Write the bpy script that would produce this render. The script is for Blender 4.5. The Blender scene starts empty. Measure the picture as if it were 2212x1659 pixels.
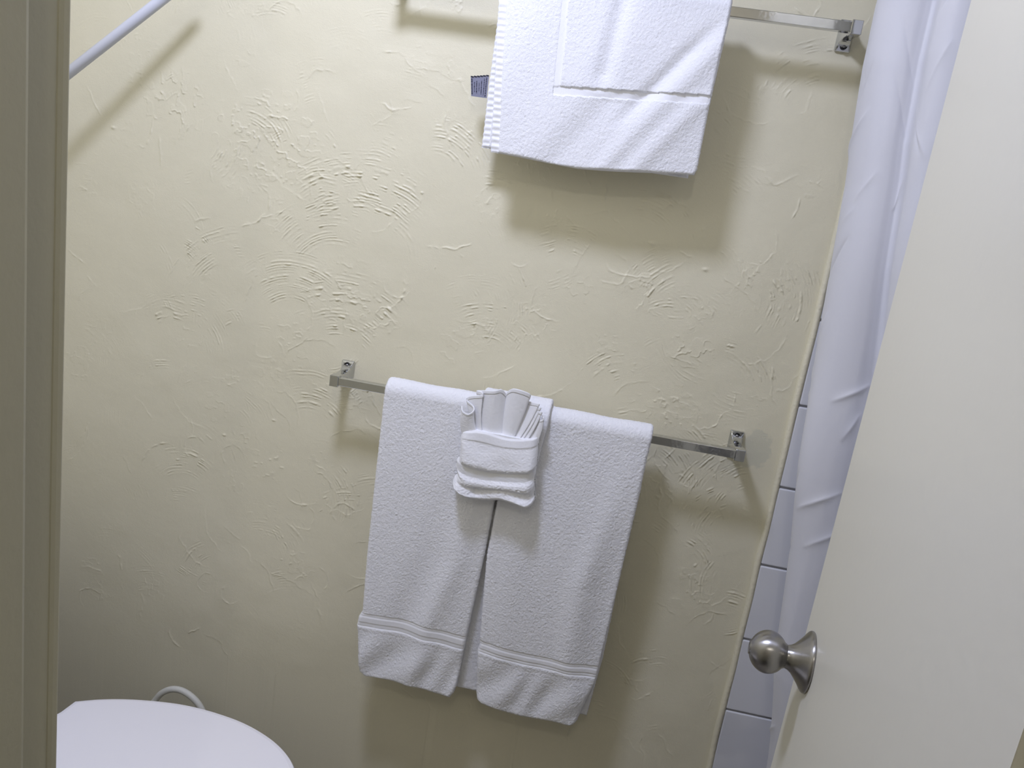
import bpy, bmesh, math, random
import numpy as np
from mathutils import Matrix, Vector

# ------------------------------------------------------------------ camera
S = bpy.context.scene
C = S.collection
S.view_settings.view_transform = 'Standard'
S.view_settings.look = 'None'
S.view_settings.gamma = 1.0
S.view_settings.use_curve_mapping = False
S.view_settings.exposure = 0.0

CAM = (0.0, -1.5, 1.45)
RR = (0.97877502, 0.14236282, 0.14741879)
UU = (-0.17632627, 0.21839614, 0.95979799)
FF = (-0.10444385, 0.96542009, -0.23886299)
cd = bpy.data.cameras.new('camera')
cam = bpy.data.objects.new('camera', cd)
C.objects.link(cam)
cd.sensor_fit = 'HORIZONTAL'
cd.sensor_width = 36.0
cd.lens = 1790.0 / 2212.0 * 36.0
cd.clip_start = 0.02
m = Matrix.Identity(4)
for i in range(3):
    m[i][0] = RR[i]; m[i][1] = UU[i]; m[i][2] = -FF[i]; m[i][3] = CAM[i]
cam.matrix_world = m
S.camera = cam

# ------------------------------------------------------------------ light
w = bpy.data.worlds.new('world'); S.world = w
w.use_nodes = True
w.node_tree.nodes['Background'].inputs[0].default_value = (0.80, 0.86, 1.0, 1)
w.node_tree.nodes['Background'].inputs[1].default_value = 0.18
LAMP = (-0.445, -0.70, 2.33)
ld = bpy.data.lights.new('bathroom_lamp', 'AREA')
ld.shape = 'DISK'; ld.size = 0.22
ld.energy = 11.2
ld.color = (0.865, 0.935, 1.31)
lo = bpy.data.objects.new('bathroom_lamp', ld); C.objects.link(lo); lo.location = LAMP
hd = bpy.data.lights.new('hall_bulb', 'POINT')
hd.energy = 6.6
hd.color = (1.0, 0.955, 0.89)
hd.shadow_soft_size = 0.018
ho = bpy.data.objects.new('hall_bulb', hd); C.objects.link(ho); ho.location = (-0.02, -2.0, 2.28)

# ------------------------------------------------------------------ helpers
def tag(o, label=None, cat=None, group=None, kind=None):
    if label: o['label'] = label
    if cat: o['category'] = cat
    if group: o['group'] = group
    if kind: o['kind'] = kind
    return o

def empty(name, loc, label, cat, group=None):
    o = bpy.data.objects.new(name, None); C.objects.link(o)
    o.location = loc; o.empty_display_size = 0.05
    return tag(o, label, cat, group)

def link(name, me, mat, parent=None):
    o = bpy.data.objects.new(name, me); C.objects.link(o)
    if mat is not None: me.materials.append(mat)
    if parent is not None:
        o.parent = parent
        o.matrix_parent_inverse = Matrix.Translation(parent.location).inverted()
    return o

def np_mesh(name, V, F, mat, parent=None, smooth=True):
    """V (n,3) array, F list of quads/tris (array for quads)."""
    me = bpy.data.meshes.new(name)
    V = np.asarray(V, dtype=np.float32)
    if isinstance(F, np.ndarray):
        nf, k = F.shape
        me.vertices.add(len(V)); me.vertices.foreach_set('co', V.ravel())
        me.loops.add(nf * k); me.loops.foreach_set('vertex_index', F.astype(np.int32).ravel())
        me.polygons.add(nf)
        me.polygons.foreach_set('loop_start', (np.arange(nf) * k).astype(np.int32))
        me.update(calc_edges=True); me.validate()
    else:
        me.from_pydata([tuple(v) for v in V], [], [tuple(f) for f in F]); me.update()
    if smooth:
        me.polygons.foreach_set('use_smooth', [True] * len(me.polygons))
    return link(name, me, mat, parent)

def sub_mesh(name, V, F, mask, mat, parent):
    f = F[mask]; u, inv = np.unique(f, return_inverse=True)
    return np_mesh(name, V[u], inv.reshape(f.shape), mat, parent)

def bm_obj(name, bm, mat, parent=None, smooth=False):
    me = bpy.data.meshes.new(name); bmesh.ops.recalc_face_normals(bm, faces=bm.faces[:])
    bm.to_mesh(me); bm.free()
    if smooth: me.polygons.foreach_set('use_smooth', [True] * len(me.polygons))
    return link(name, me, mat, parent)

def add_box(bm, x0, x1, y0, y1, z0, z1, bev=0.0, seg=2, M=None):
    r = bmesh.ops.create_cube(bm, size=1.0)
    vs = r['verts']
    for v in vs:
        v.co = Vector(((x0 + x1) / 2 + v.co.x * (x1 - x0), (y0 + y1) / 2 + v.co.y * (y1 - y0), (z0 + z1) / 2 + v.co.z * (z1 - z0)))
    if M is not None:
        for v in vs: v.co = M @ v.co
    if bev > 0:
        es = list({e for v in vs for e in v.link_edges})
        bmesh.ops.bevel(bm, geom=es, offset=bev, segments=seg, affect='EDGES', profile=0.5)

def box(name, x0, x1, y0, y1, z0, z1, mat, parent=None, bev=0.0, M=None):
    bm = bmesh.new(); add_box(bm, x0, x1, y0, y1, z0, z1, bev, 2, M)
    return bm_obj(name, bm, mat, parent)

def loft(bm, rings, cap=True):
    """rings: list of lists of 3D points, same count"""
    R = [[bm.verts.new(p) for p in r] for r in rings]
    n = len(R[0])
    for a, b in zip(R[:-1], R[1:]):
        for i in range(n):
            bm.faces.new((a[i], a[(i + 1) % n], b[(i + 1) % n], b[i]))
    if cap:
        bm.faces.new(R[0][::-1]); bm.faces.new(R[-1])

def lathe(bm, prof, O, A, n=48):
    A = Vector(A).normalized()
    U = A.orthogonal().normalized(); W = A.cross(U); O = Vector(O)
    rings = []
    for r, h in prof:
        rings.append([O + A * h + (U * math.cos(2 * math.pi * i / n) + W * math.sin(2 * math.pi * i / n)) * max(r, 1e-5) for i in range(n)])
    loft(bm, rings)

def tube(bm, pts, r, n=16):
    pts = [Vector(p) for p in pts]
    rings = []
    prevU = None
    for i, p in enumerate(pts):
        t = (pts[min(i + 1, len(pts) - 1)] - pts[max(i - 1, 0)]).normalized()
        U = t.orthogonal().normalized() if prevU is None else (prevU - t * prevU.dot(t)).normalized()
        prevU = U; W = t.cross(U)
        rr = r[i] if isinstance(r, (list, tuple)) else r
        rings.append([p + (U * math.cos(2 * math.pi * k / n) + W * math.sin(2 * math.pi * k / n)) * rr for k in range(n)])
    loft(bm, rings)

rng = np.random.default_rng(7)
random.seed(7)

def vnoise(shape, cell, seed):
    """smooth value noise, shape (a,b), cell size in samples (tuple or number)"""
    r = np.random.default_rng(seed)
    ca, cb = cell if isinstance(cell, tuple) else (cell, cell)
    na, nb = int(shape[0] / ca) + 4, int(shape[1] / cb) + 4
    g = r.standard_normal((na, nb))
    ya = np.arange(shape[0]) / ca; xb = np.arange(shape[1]) / cb
    i = ya.astype(int); j = xb.astype(int)
    fy = ya - i; fx = xb - j
    fy = fy * fy * (3 - 2 * fy); fx = fx * fx * (3 - 2 * fx)
    rows = g[i] * (1 - fy)[:, None] + g[i + 1] * fy[:, None]
    return rows[:, j] * (1 - fx) + rows[:, j + 1] * fx

def interp(x, xs, ys): return np.interp(x, xs, ys)

def srgb(r, g, b):
    f = lambda c: (c / 255 / 12.92) if c <= 10 else ((c / 255 + 0.055) / 1.055) ** 2.4
    return (f(r), f(g), f(b), 1)

# ------------------------------------------------------------------ materials
def material(name, col, rough=0.6, metal=0.0, bump=None, sheen=0.0, spec=None, noise_col=None, aniso=0.0, coat=0.0, trans=0.0):
    mt = bpy.data.materials.new(name); mt.use_nodes = True
    nt = mt.node_tree; p = nt.nodes['Principled BSDF']
    p.inputs['Base Color'].default_value = (*col[:3], 1)
    p.inputs['Roughness'].default_value = rough
    p.inputs['Metallic'].default_value = metal
    if spec is not None: p.inputs['Specular IOR Level'].default_value = spec
    if sheen: p.inputs['Sheen Weight'].default_value = sheen; p.inputs['Sheen Roughness'].default_value = 0.5
    if aniso: p.inputs['Anisotropic'].default_value = aniso
    if coat: p.inputs['Coat Weight'].default_value = coat
    if bump or noise_col:
        tc = nt.nodes.new('ShaderNodeTexCoord')
    if bump:
        hs = None
        for sc, st, det in bump:
            nz = nt.nodes.new('ShaderNodeTexNoise'); nz.inputs['Scale'].default_value = sc; nz.inputs['Detail'].default_value = det
            nt.links.new(tc.outputs['Object'], nz.inputs['Vector'])
            b = nt.nodes.new('ShaderNodeBump'); b.inputs['Strength'].default_value = 1.0; b.inputs['Distance'].default_value = st
            nt.links.new(nz.outputs['Fac'], b.inputs['Height'])
            if hs: nt.links.new(hs.outputs['Normal'], b.inputs['Normal'])
            hs = b
        nt.links.new(hs.outputs['Normal'], p.inputs['Normal'])
    if noise_col:
        sc, c2 = noise_col
        nz = nt.nodes.new('ShaderNodeTexNoise'); nz.inputs['Scale'].default_value = sc; nz.inputs['Detail'].default_value = 4
        nt.links.new(tc.outputs['Object'], nz.inputs['Vector'])
        mx = nt.nodes.new('ShaderNodeMix'); mx.data_type = 'RGBA'
        mx.inputs[6].default_value = (*col[:3], 1); mx.inputs[7].default_value = (*c2[:3], 1)
        nt.links.new(nz.outputs['Fac'], mx.inputs[0]); nt.links.new(mx.outputs[2], p.inputs['Base Color'])
    return mt

WALLC = (0.785, 0.738, 0.553)
M_paint = material('cream_wall_paint', WALLC, 0.5, bump=[(160, 0.0012, 3), (900, 0.00015, 2)])
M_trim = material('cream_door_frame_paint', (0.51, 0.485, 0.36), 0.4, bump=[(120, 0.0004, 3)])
M_door = material('cream_door_paint', (0.77, 0.745, 0.64), 0.34, bump=[(60, 0.0003, 2)])
M_ceil = material('white_ceiling_paint', (0.78, 0.77, 0.74), 0.8)
M_floor = material('beige_floor_vinyl', (0.22, 0.20, 0.17), 0.5, noise_col=(30, (0.28, 0.25, 0.21)))
M_carpet = material('dark_hall_carpet', (0.035, 0.035, 0.038), 0.95, noise_col=(200, (0.05, 0.048, 0.045)))
M_hall = material('hall_wall_paint', (0.78, 0.76, 0.70), 0.7)
M_terry = material('white_terry', (0.90, 0.90, 0.915), 0.95, bump=[(650, 0.0007, 2), (1500, 0.0004, 2)], sheen=0.25, spec=0.1)
M_weave = material('white_flat_weave', (0.90, 0.90, 0.915), 0.9, bump=[(1500, 0.0003, 2)], sheen=0.15, spec=0.1)
M_chrome = material('polished_chrome', (0.58, 0.59, 0.60), 0.10, 1.0, bump=[(60, 0.0002, 2)])
M_screw = material('steel_screw', (0.30, 0.30, 0.31), 0.3, 1.0)
M_dark = material('dark_recess', (0.02, 0.02, 0.02), 0.6)
M_nickel = material('brushed_nickel', (0.36, 0.35, 0.34), 0.30, 1.0)
def brush():
    nt = M_nickel.node_tree; p = nt.nodes['Principled BSDF']
    t = nt.nodes.new('ShaderNodeTangent'); t.direction_type = 'RADIAL'; t.axis = 'X'
    nt.links.new(t.outputs[0], p.inputs['Tangent']); p.inputs['Anisotropic'].default_value = 0.75; p.inputs['Anisotropic Rotation'].default_value = 0.25
brush()
M_porc = material('white_porcelain', (0.80, 0.80, 0.84), 0.15)
M_seat = material('white_plastic_lid', (0.94, 0.92, 0.935), 0.4)
M_rod = material('white_enamel_tube', (0.66, 0.68, 0.76), 0.4)
M_tile = material('white_glazed_tile', (0.80, 0.805, 0.83), 0.22, bump=[(25, 0.0006, 2)])
M_grout = material('grey_grout', (0.33, 0.33, 0.35), 0.9)
M_hose = material('white_braided_hose', (0.74, 0.73, 0.65), 0.5, bump=[(900, 0.0003, 2)])
M_label = material('grey_blue_label', (0.21, 0.215, 0.29), 0.7, noise_col=(300, (0.26, 0.265, 0.34)))
M_ink = material('black_label_ink', (0.012, 0.012, 0.03), 0.7)
M_thread = material('off_white_thread', (0.8, 0.77, 0.68), 0.9)

def curtain_mat():
    mt = material('white_curtain_fabric', (0.80, 0.80, 0.835), 0.6, bump=[(1600, 0.0001, 2)], sheen=0.1)
    nt = mt.node_tree; p = nt.nodes['Principled BSDF']; out = nt.nodes['Material Output']
    tr = nt.nodes.new('ShaderNodeBsdfTranslucent'); tr.inputs[0].default_value = (0.80, 0.80, 0.835, 1)
    mx = nt.nodes.new('ShaderNodeMixShader'); mx.inputs[0].default_value = 0.10
    nt.links.new(p.outputs[0], mx.inputs[1]); nt.links.new(tr.outputs[0], mx.inputs[2]); nt.links.new(mx.outputs[0], out.inputs[0])
    return mt
M_curtain = curtain_mat()

def plaster_mat():
    mt = material('cream_textured_plaster', WALLC, 0.42, bump=[(700, 0.00035, 3)], spec=0.4)
    nt = mt.node_tree; p = nt.nodes['Principled BSDF']
    tc = nt.nodes.new('ShaderNodeTexCoord')
    # grey damp stain beside the right hand end of the lower bar: a ragged patch with its own edge
    vm = nt.nodes.new('ShaderNodeVectorMath'); vm.operation = 'SUBTRACT'; vm.inputs[1].default_value = (0.299, 0, 1.040)
    sc = nt.nodes.new('ShaderNodeVectorMath'); sc.operation = 'MULTIPLY'; sc.inputs[1].default_value = (1.0, 0.0, 0.62)
    ln = nt.nodes.new('ShaderNodeVectorMath'); ln.operation = 'LENGTH'
    nz = nt.nodes.new('ShaderNodeTexNoise'); nz.inputs['Scale'].default_value = 45; nz.inputs['Detail'].default_value = 5
    nt.links.new(tc.outputs['Object'], nz.inputs['Vector'])
    nt.links.new(tc.outputs['Object'], vm.inputs[0]); nt.links.new(vm.outputs[0], sc.inputs[0]); nt.links.new(sc.outputs[0], ln.inputs[0])
    ad = nt.nodes.new('ShaderNodeMath'); ad.operation = 'MULTIPLY_ADD'
    nt.links.new(nz.outputs['Fac'], ad.inputs[0]); ad.inputs[1].default_value = -0.05
    nt.links.new(ln.outputs['Value'], ad.inputs[2])
    mr = nt.nodes.new('ShaderNodeMapRange'); mr.inputs[1].default_value = -0.004; mr.inputs[2].default_value = 0.001
    mr.inputs[3].default_value = 0.42; mr.inputs[4].default_value = 0.0
    nt.links.new(ad.outputs[0], mr.inputs[0])
    mx = nt.nodes.new('ShaderNodeMix'); mx.data_type = 'RGBA'
    mx.inputs[6].default_value = (*WALLC, 1); mx.inputs[7].default_value = (0.555, 0.56, 0.455, 1)
    nt.links.new(mr.outputs[0], mx.inputs[0]); nt.links.new(mx.outputs[2], p.inputs['Base Color'])
    return mt
M_plaster = plaster_mat()

# ------------------------------------------------------------------ setting
XL, XT, XR = -1.15, 0.354, 1.12       # left wall, start of the tile, far end of the tub alcove
YF, YH = -1.03, -1.15                 # door wall: bathroom face, hall face
ZC = 2.42
JX, HX = -0.338, 0.272                # latch jamb and hinge jamb faces

def wall_heights(x, z):
    """trowelled plaster relief: x (b,), z (a,) -> (a,b) heights in metres"""
    X, Z = np.meshgrid(x, z)
    sh = X.shape
    H = vnoise(sh, 76, 1) * 0.0006 + vnoise(sh, 28, 2) * 0.00025 + vnoise(sh, 9, 3) * 0.00005 + vnoise(sh, 3, 4) * 0.000025
    brk = [vnoise(sh, 13, 10 + k) for k in range(3)]
    brk2 = [vnoise(sh, 5, 20 + k) for k in range(3)]
    wob = vnoise(sh, 18, 30)
    wob2 = vnoise(sh, 6, 31)
    r = np.random.default_rng(11)
    dx = x[1] - x[0]; dz = z[1] - z[0]

    def window(cx, cz, R):
        i0 = max(0, np.searchsorted(z, cz - R)); i1 = min(len(z), np.searchsorted(z, cz + R))
        j0 = max(0, np.searchsorted(x, cx - R)); j1 = min(len(x), np.searchsorted(x, cx + R))
        return slice(i0, i1), slice(j0, j1)

    def comb(cx, cz, r0, r1, a0, a1, sp, amp, k=0, wamp=0.0008, thr=-0.15, wid=0.17):
        sl = window(cx, cz, r1 + 0.01)
        if sl[0].stop - sl[0].start < 3 or sl[1].stop - sl[1].start < 3: return
        x_ = X[sl] - cx; z_ = Z[sl] - cz
        rad = np.hypot(x_, z_); th = np.arctan2(z_, x_)
        am = (a0 + a1) / 2; ha = abs(a1 - a0) / 2
        dt = np.abs((th - am + math.pi) % (2 * math.pi) - math.pi)
        env = np.clip((ha - dt) / (0.3 * ha), 0, 1) * np.clip((rad - r0) / 0.008, 0, 1) * np.clip((r1 - rad) / 0.008, 0, 1)
        q_ = np.linspace(0, 0.4, 60); jit = np.interp(rad, q_, np.random.default_rng(int(abs(cx * 7919 + cz * 104729) * 100)).uniform(-1, 1, 60))
        ph = (rad + wob[sl] * wamp + jit * 0.0026) / sp
        fl_ = np.floor(ph); fr = ph - fl_ - 0.5
        hsh = np.abs(np.sin(fl_ * 12.9898 + cx * 78.233 + cz * 37.7) * 43758.5453) % 1.0
        rid = np.exp(-(fr / (wid * (0.65 + 0.6 * hsh))) ** 2) * (0.15 + 1.15 * hsh)
        # each ridge line broken along its length
        g = np.clip((brk[k % 3][sl] + 0.6 * brk2[(k + 1) % 3][sl] - thr) * 1.2, 0, 1)
        H[sl] += 1.95 * amp * (rid - 0.16) * env * g * (0.75 + 0.5 * np.clip(brk2[k % 3][sl], -1, 1.5))

    def lip(cx, cz, rad0, a0, a1, amp, wd=0.0016, wamp=0.003, step=0.0003):
        sl = window(cx, cz, rad0 + 0.012)
        if sl[0].stop - sl[0].start < 3 or sl[1].stop - sl[1].start < 3: return
        x_ = X[sl] - cx; z_ = Z[sl] - cz
        rad = np.hypot(x_, z_) + wob[sl] * wamp + wob2[sl] * 0.0011; th = np.arctan2(z_, x_)
        am = (a0 + a1) / 2; ha = abs(a1 - a0) / 2
        dt = np.abs((th - am + math.pi) % (2 * math.pi) - math.pi)
        env = np.clip((ha - dt) / (0.4 * ha), 0, 1)
        d = rad - rad0
        H[sl] += env * (amp * np.exp(-(d / wd) ** 2) * np.clip(0.55 + 0.55 * brk2[0][sl], 0, 1.4) + step * np.exp(-np.clip(d, 0, 1) / 0.012) * (d > 0))

    def flakes(cx, cz, R, amp, seed, cell=(9, 14)):
        sl = window(cx, cz, R)
        s2 = (sl[0].stop - sl[0].start, sl[1].stop - sl[1].start)
        if min(s2) < 4: return
        n = vnoise(s2, cell, seed) + 0.35 * vnoise(s2, 4, seed + 1)
        rad = np.hypot(X[sl] - cx, Z[sl] - cz)
        env = np.clip((R - rad) / (0.5 * R), 0, 1)
        gz, gx = np.gradient(n)
        ori = np.random.default_rng(seed + 2).uniform(0, 6.28)
        sd = np.clip(0.25 + (gx * math.cos(ori) + gz * math.sin(ori)) / (np.hypot(gx, gz) + 1e-6), 0, 1)
        H[sl] += env * amp * (np.exp(-((n - 0.6) / 0.13) ** 2) * sd + 0.3 / (1 + np.exp(-(n - 0.6) / 0.06)))

    # hand placed sweeps, following the photographed wall
    P = math.pi
    for a in [(-0.48, 1.22, 0.13, 0.24, 0.9, 2.3, .0062, .0012, 0), (-0.52, 1.20, 0.08, 0.18, 1.2, 2.6, .0058, .0009, 1),
              (-0.55, 1.30, 0.07, 0.13, 0.7, 2.0, .0056, .0009, 2), (-0.36, 1.42, 0.05, 0.12, 0.4, 1.8, .006, .001, 0),
              (-0.60, 1.10, 0.06, 0.16, 0.9, 2.4, .0055, .0009, 1), (-0.50, 1.04, 0.07, 0.20, 0.8, 2.1, .006, .0009, 2),
              (-0.72, 1.42, 0.05, 0.12, 0.2, 1.6, .006, .0008, 0), (-0.30, 1.20, 0.05, 0.16, -0.6, 0.8, .0055, .0009, 1),
              (-0.70, 1.12, 0.09, 0.17, 1.6, 2.9, .0056, .001, 2), (-0.22, 1.10, 0.05, 0.13, 0.6, 2.2, .0058, .0009, 0),
              (0.12, 1.26, 0.05, 0.13, 1.9, 3.2, .0052, .0008, 1), (0.02, 1.36, 0.05, 0.12, 0.3, 1.8, .005, .0008, 2),
              (0.10, 1.22, 0.04, 0.09, 0.9, 2.3, .006, .0009, 0), (0.22, 1.30, 0.04, 0.14, -0.4, 1.0, .0056, .0009, 1),
              (0.20, 1.13, 0.06, 0.12, 0.3, 1.7, .0062, .0011, 2), (0.10, 0.93, 0.06, 0.16, 0.1, 1.2, .0052, .001, 0),
              (0.33, 0.90, 0.07, 0.17, 1.9, 3.0, .0056, .0010, 1), (0.30, 0.86, 0.05, 0.12, 2.0, 3.3, .006, .001, 2),
              (0.20, 0.78, 0.04, 0.10, 0.2, 1.4, .006, .0009, 0), (-0.55, 0.90, 0.05, 0.14, 0.6, 2.0, .0056, .0007, 1),
              (-0.55, 0.76, 0.05, 0.13, -0.3, 0.9, .0058, .0008, 2), (-0.80, 0.72, 0.05, 0.12, 0.9, 2.5, .0055, .0008, 0),
              (-0.62, 0.62, 0.05, 0.13, 0.5, 2.0, .006, .0006, 1), (0.28, 1.62, 0.05, 0.13, 1.4, 2.9, .0055, .0008, 2),
              (0.05, 1.08, 0.04, 0.11, 1.3, 2.8, .005, .0008, 0), (-0.36, 1.72, 0.05, 0.12, 0.7, 2.2, .0055, .0007, 1),
              (-0.10, 1.28, 0.05, 0.12, 1.0, 2.3, .005, .0007, 2)]:
        comb(*a)
    # the rest of the wall: random sweeps, paired with lips and flakes at their ends
    for k in range(270):
        cx = r.uniform(-1.05, 0.34); cz = r.uniform(0.35, 1.85)
        d = 1.0 if (-0.95 < cx < -0.15 and 0.9 < cz < 1.55) else 0.7
        if cx < -0.85: d *= 0.6
        r0 = r.uniform(0.03, 0.09); r1 = r0 + r.uniform(0.02, 0.07); a0 = r.uniform(0, 2 * P) if r.random() < .35 else r.uniform(0.1, 1.6)
        comb(cx, cz, r0, r1, a0, a0 + r.uniform(0.5, 1.3), r.uniform(.0046, .0065), (.00012 + .0009 * r.random() ** 1.7) * d, k, thr=r.uniform(-0.5, 0.4))
    for k in range(210):
        cx = r.uniform(-1.05, 0.34); cz = r.uniform(0.35, 1.85); rad = r.choice([0.03, 0.06, 0.1, 0.2]) * r.uniform(.7, 1.3)
        a0 = r.uniform(0, 2 * P); L = r.uniform(0.03, 0.12)
        lip(cx - rad * math.cos(a0), cz - rad * math.sin(a0), rad, a0 - L / rad / 2, a0 + L / rad / 2, r.uniform(.0004, .0014), r.uniform(.0009, .0017))
    for k, a in enumerate([(-0.86, 1.49, .07, .0016), (-0.66, 1.45, .10, .002), (-0.74, 1.46, .06, .0014), (-0.50, 1.20, .07, .0012), (-0.33, 1.51, .05, .001),
                           (-0.44, 1.16, .06, .0012), (-0.14, 1.20, .05, .001), (-0.27, 1.13, .05, .001), (0.05, 1.29, .05, .0012), (0.15, 1.20, .05, .0012), (0.24, 1.33, .07, .001),
                           (0.13, 1.10, .05, .0012), (0.16, 0.94, .06, .001), (-0.62, 0.83, .05, .001), (-0.55, 0.62, .05, .001), (0.24, 0.74, .06, .001)]):
        flakes(a[0], a[1], a[2], a[3], 100 + 3 * k, (8, 14) if k % 2 else (14, 8))
    for k in range(80):
        flakes(r.uniform(-1.05, .34), r.uniform(.35, 1.85), r.uniform(.02, .05), r.uniform(.0004, .001), 300 + 3 * k, (6, 9) if k % 2 else (9, 6))
    # blobs of plaster left on the surface
    for cx, cz, s in [(0.045, 1.375, .006), (0.145, 1.345, .005), (-0.98, 1.43, .004), (-0.72, 0.87, .003), (-0.62, 0.92, .003)]:
        sl = window(cx, cz, .03)
        H[sl] += 0.002 * np.exp(-((X[sl] - cx) / s) ** 2 - ((Z[sl] - cz) / (s * .6)) ** 2)
    return H

def build_wall_back():
    st = 0.00135
    xd = np.arange(-1.08, 0.3461, st); zd = np.arange(0.36, 1.86, st)
    Hh = wall_heights(xd, zd)
    fx = np.clip((xd[-1] - xd) / 0.02, 0, 1) ** .5; Hh *= (0.35 + 0.65 * fx)[None, :]
    x = np.concatenate([[XL], xd]); z = np.concatenate([[0.0], zd, [ZC]])
    Hf = np.zeros((len(z), len(x))); Hf[1:-1, 1:] = Hh
    X, Z = np.meshgrid(x, z)
    V = np.stack([X, -Hf, Z], -1).reshape(-1, 3)
    nz, nx = len(z), len(x)
    I = np.arange(nz * nx).reshape(nz, nx)
    F = np.stack([I[:-1, :-1], I[:-1, 1:], I[1:, 1:], I[1:, :-1]], -1).reshape(-1, 4)
    o = np_mesh('wall_back', V, F, M_plaster)
    tag(o, kind='structure')
build_wall_back()

def build_tile_wall():
    bm = bmesh.new()
    tw, th, g = 0.206, 0.1566, 0.0042
    z0 = 1.2915 - 8 * th
    k = 0
    while z0 + k * th < ZC - 0.02:
        za, zb = max(z0 + k * th + g / 2, 0.0), min(z0 + (k + 1) * th - g / 2, ZC)
        xi = XT
        while xi < XR - 0.01:
            xb = min(xi + tw - g, XR)
            if zb - za > 0.01: add_box(bm, xi, xb, -0.007, 0.0, za, zb, 0.0026, 3)
            xi += tw
        k += 1
    o = bm_obj('wall_back_tiled', bm, M_tile); tag(o, kind='structure')
    g_ = box('grout', XT, XR, -0.0035, 0.0, 0.0, ZC, M_grout, o)
build_tile_wall()
# rounded bead of cream paint where the plaster meets the tile
def bead():
    n = 260
    zz = np.linspace(0, ZC, n)
    wob = vnoise((n, 1), (8, 1), 5)[:, 0] * 0.0009
    ang = np.linspace(0, math.pi, 9)
    V = []
    for i in range(n):
        for a in ang:
            V.append((0.3495 + wob[i] - 0.0058 * math.cos(a), -0.0095 * math.sin(a) ** .7 if a > 0 else 0, zz[i]))
    V = np.array(V); I = np.arange(n * 9).reshape(n, 9)
    F = np.stack([I[:-1, :-1], I[:-1, 1:], I[1:, 1:], I[1:, :-1]], -1).reshape(-1, 4)
    tag(np_mesh('trim_1', V, F, M_paint), kind='structure')
bead()
tag(box('wall_left', XL - 0.1, XL, YH, 0.1, 0, ZC, M_paint), kind='structure')
tag(box('wall_right', XR, XR + 0.1, YH, 0.1, 0, ZC, M_tile), kind='structure')
tag(box('floor', XL - 0.1, XR + 0.1, YH, 0.1, -0.1, 0, M_floor), kind='structure')
tag(box('ceiling', XL - 0.1, XR + 0.1, YF, 0.1, ZC, ZC + 0.1, M_ceil), kind='structure')
# wall with the doorway
def front_wall():
    bm = bmesh.new()
    add_box(bm, XL - 0.1, JX - 0.02, YH, YF, 0, ZC)
    add_box(bm, HX + 0.02, XR + 0.1, YH, YF, 0, ZC)
    add_box(bm, JX - 0.02, HX + 0.02, YH, YF, 2.06, ZC)
    tag(bm_obj('wall_front', bm, M_paint), kind='structure')
front_wall()
def door_frame():
    # jamb boards with eased edges
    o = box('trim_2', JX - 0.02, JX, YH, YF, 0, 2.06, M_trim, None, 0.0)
    tag(o, kind='structure')
    bm = bmesh.new()   # eased paint edge at the bathroom side of the latch jamb
    rings = []
    for z in (0.0, 2.04):
        rings.append([(JX - 0.002, YF - 0.009, z), (JX + 0.0008, YF - 0.0075, z), (JX + 0.0022, YF - 0.0050, z), (JX + 0.0030, YF - 0.0015, z), (JX + 0.0024, YF, z), (JX - 0.012, YF + 0.0005, z), (JX - 0.012, YF - 0.009, z)])
    loft(bm, rings); bm_obj('paint_edge', bm, M_trim, o)
    box('door_stop', JX, JX + 0.010, YH + 0.03, YF - 0.040, 0, 2.03, M_trim, o, 0.0055)
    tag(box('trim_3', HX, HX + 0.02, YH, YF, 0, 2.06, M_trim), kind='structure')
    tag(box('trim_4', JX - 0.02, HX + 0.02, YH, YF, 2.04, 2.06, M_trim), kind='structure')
door_frame()
# the hall the camera stands in
tag(box('wall_hall', -1.3, 1.3, -2.7, -2.6, 0, ZC, M_hall), kind='structure')
tag(box('wall_hall_left', -1.3, -1.2, -2.6, YH, 0, ZC, M_hall), kind='structure')
tag(box('wall_hall_right', 1.2, 1.3, -2.6, YH, 0, ZC, M_hall), kind='structure')
tag(box('floor_hall', -1.3, 1.3, -2.7, YH, -0.1, 0, M_carpet), kind='structure')
tag(box('ceiling_hall', -1.3, 1.3, -2.7, YF, ZC, ZC + 0.1, M_hall), kind='structure')

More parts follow.
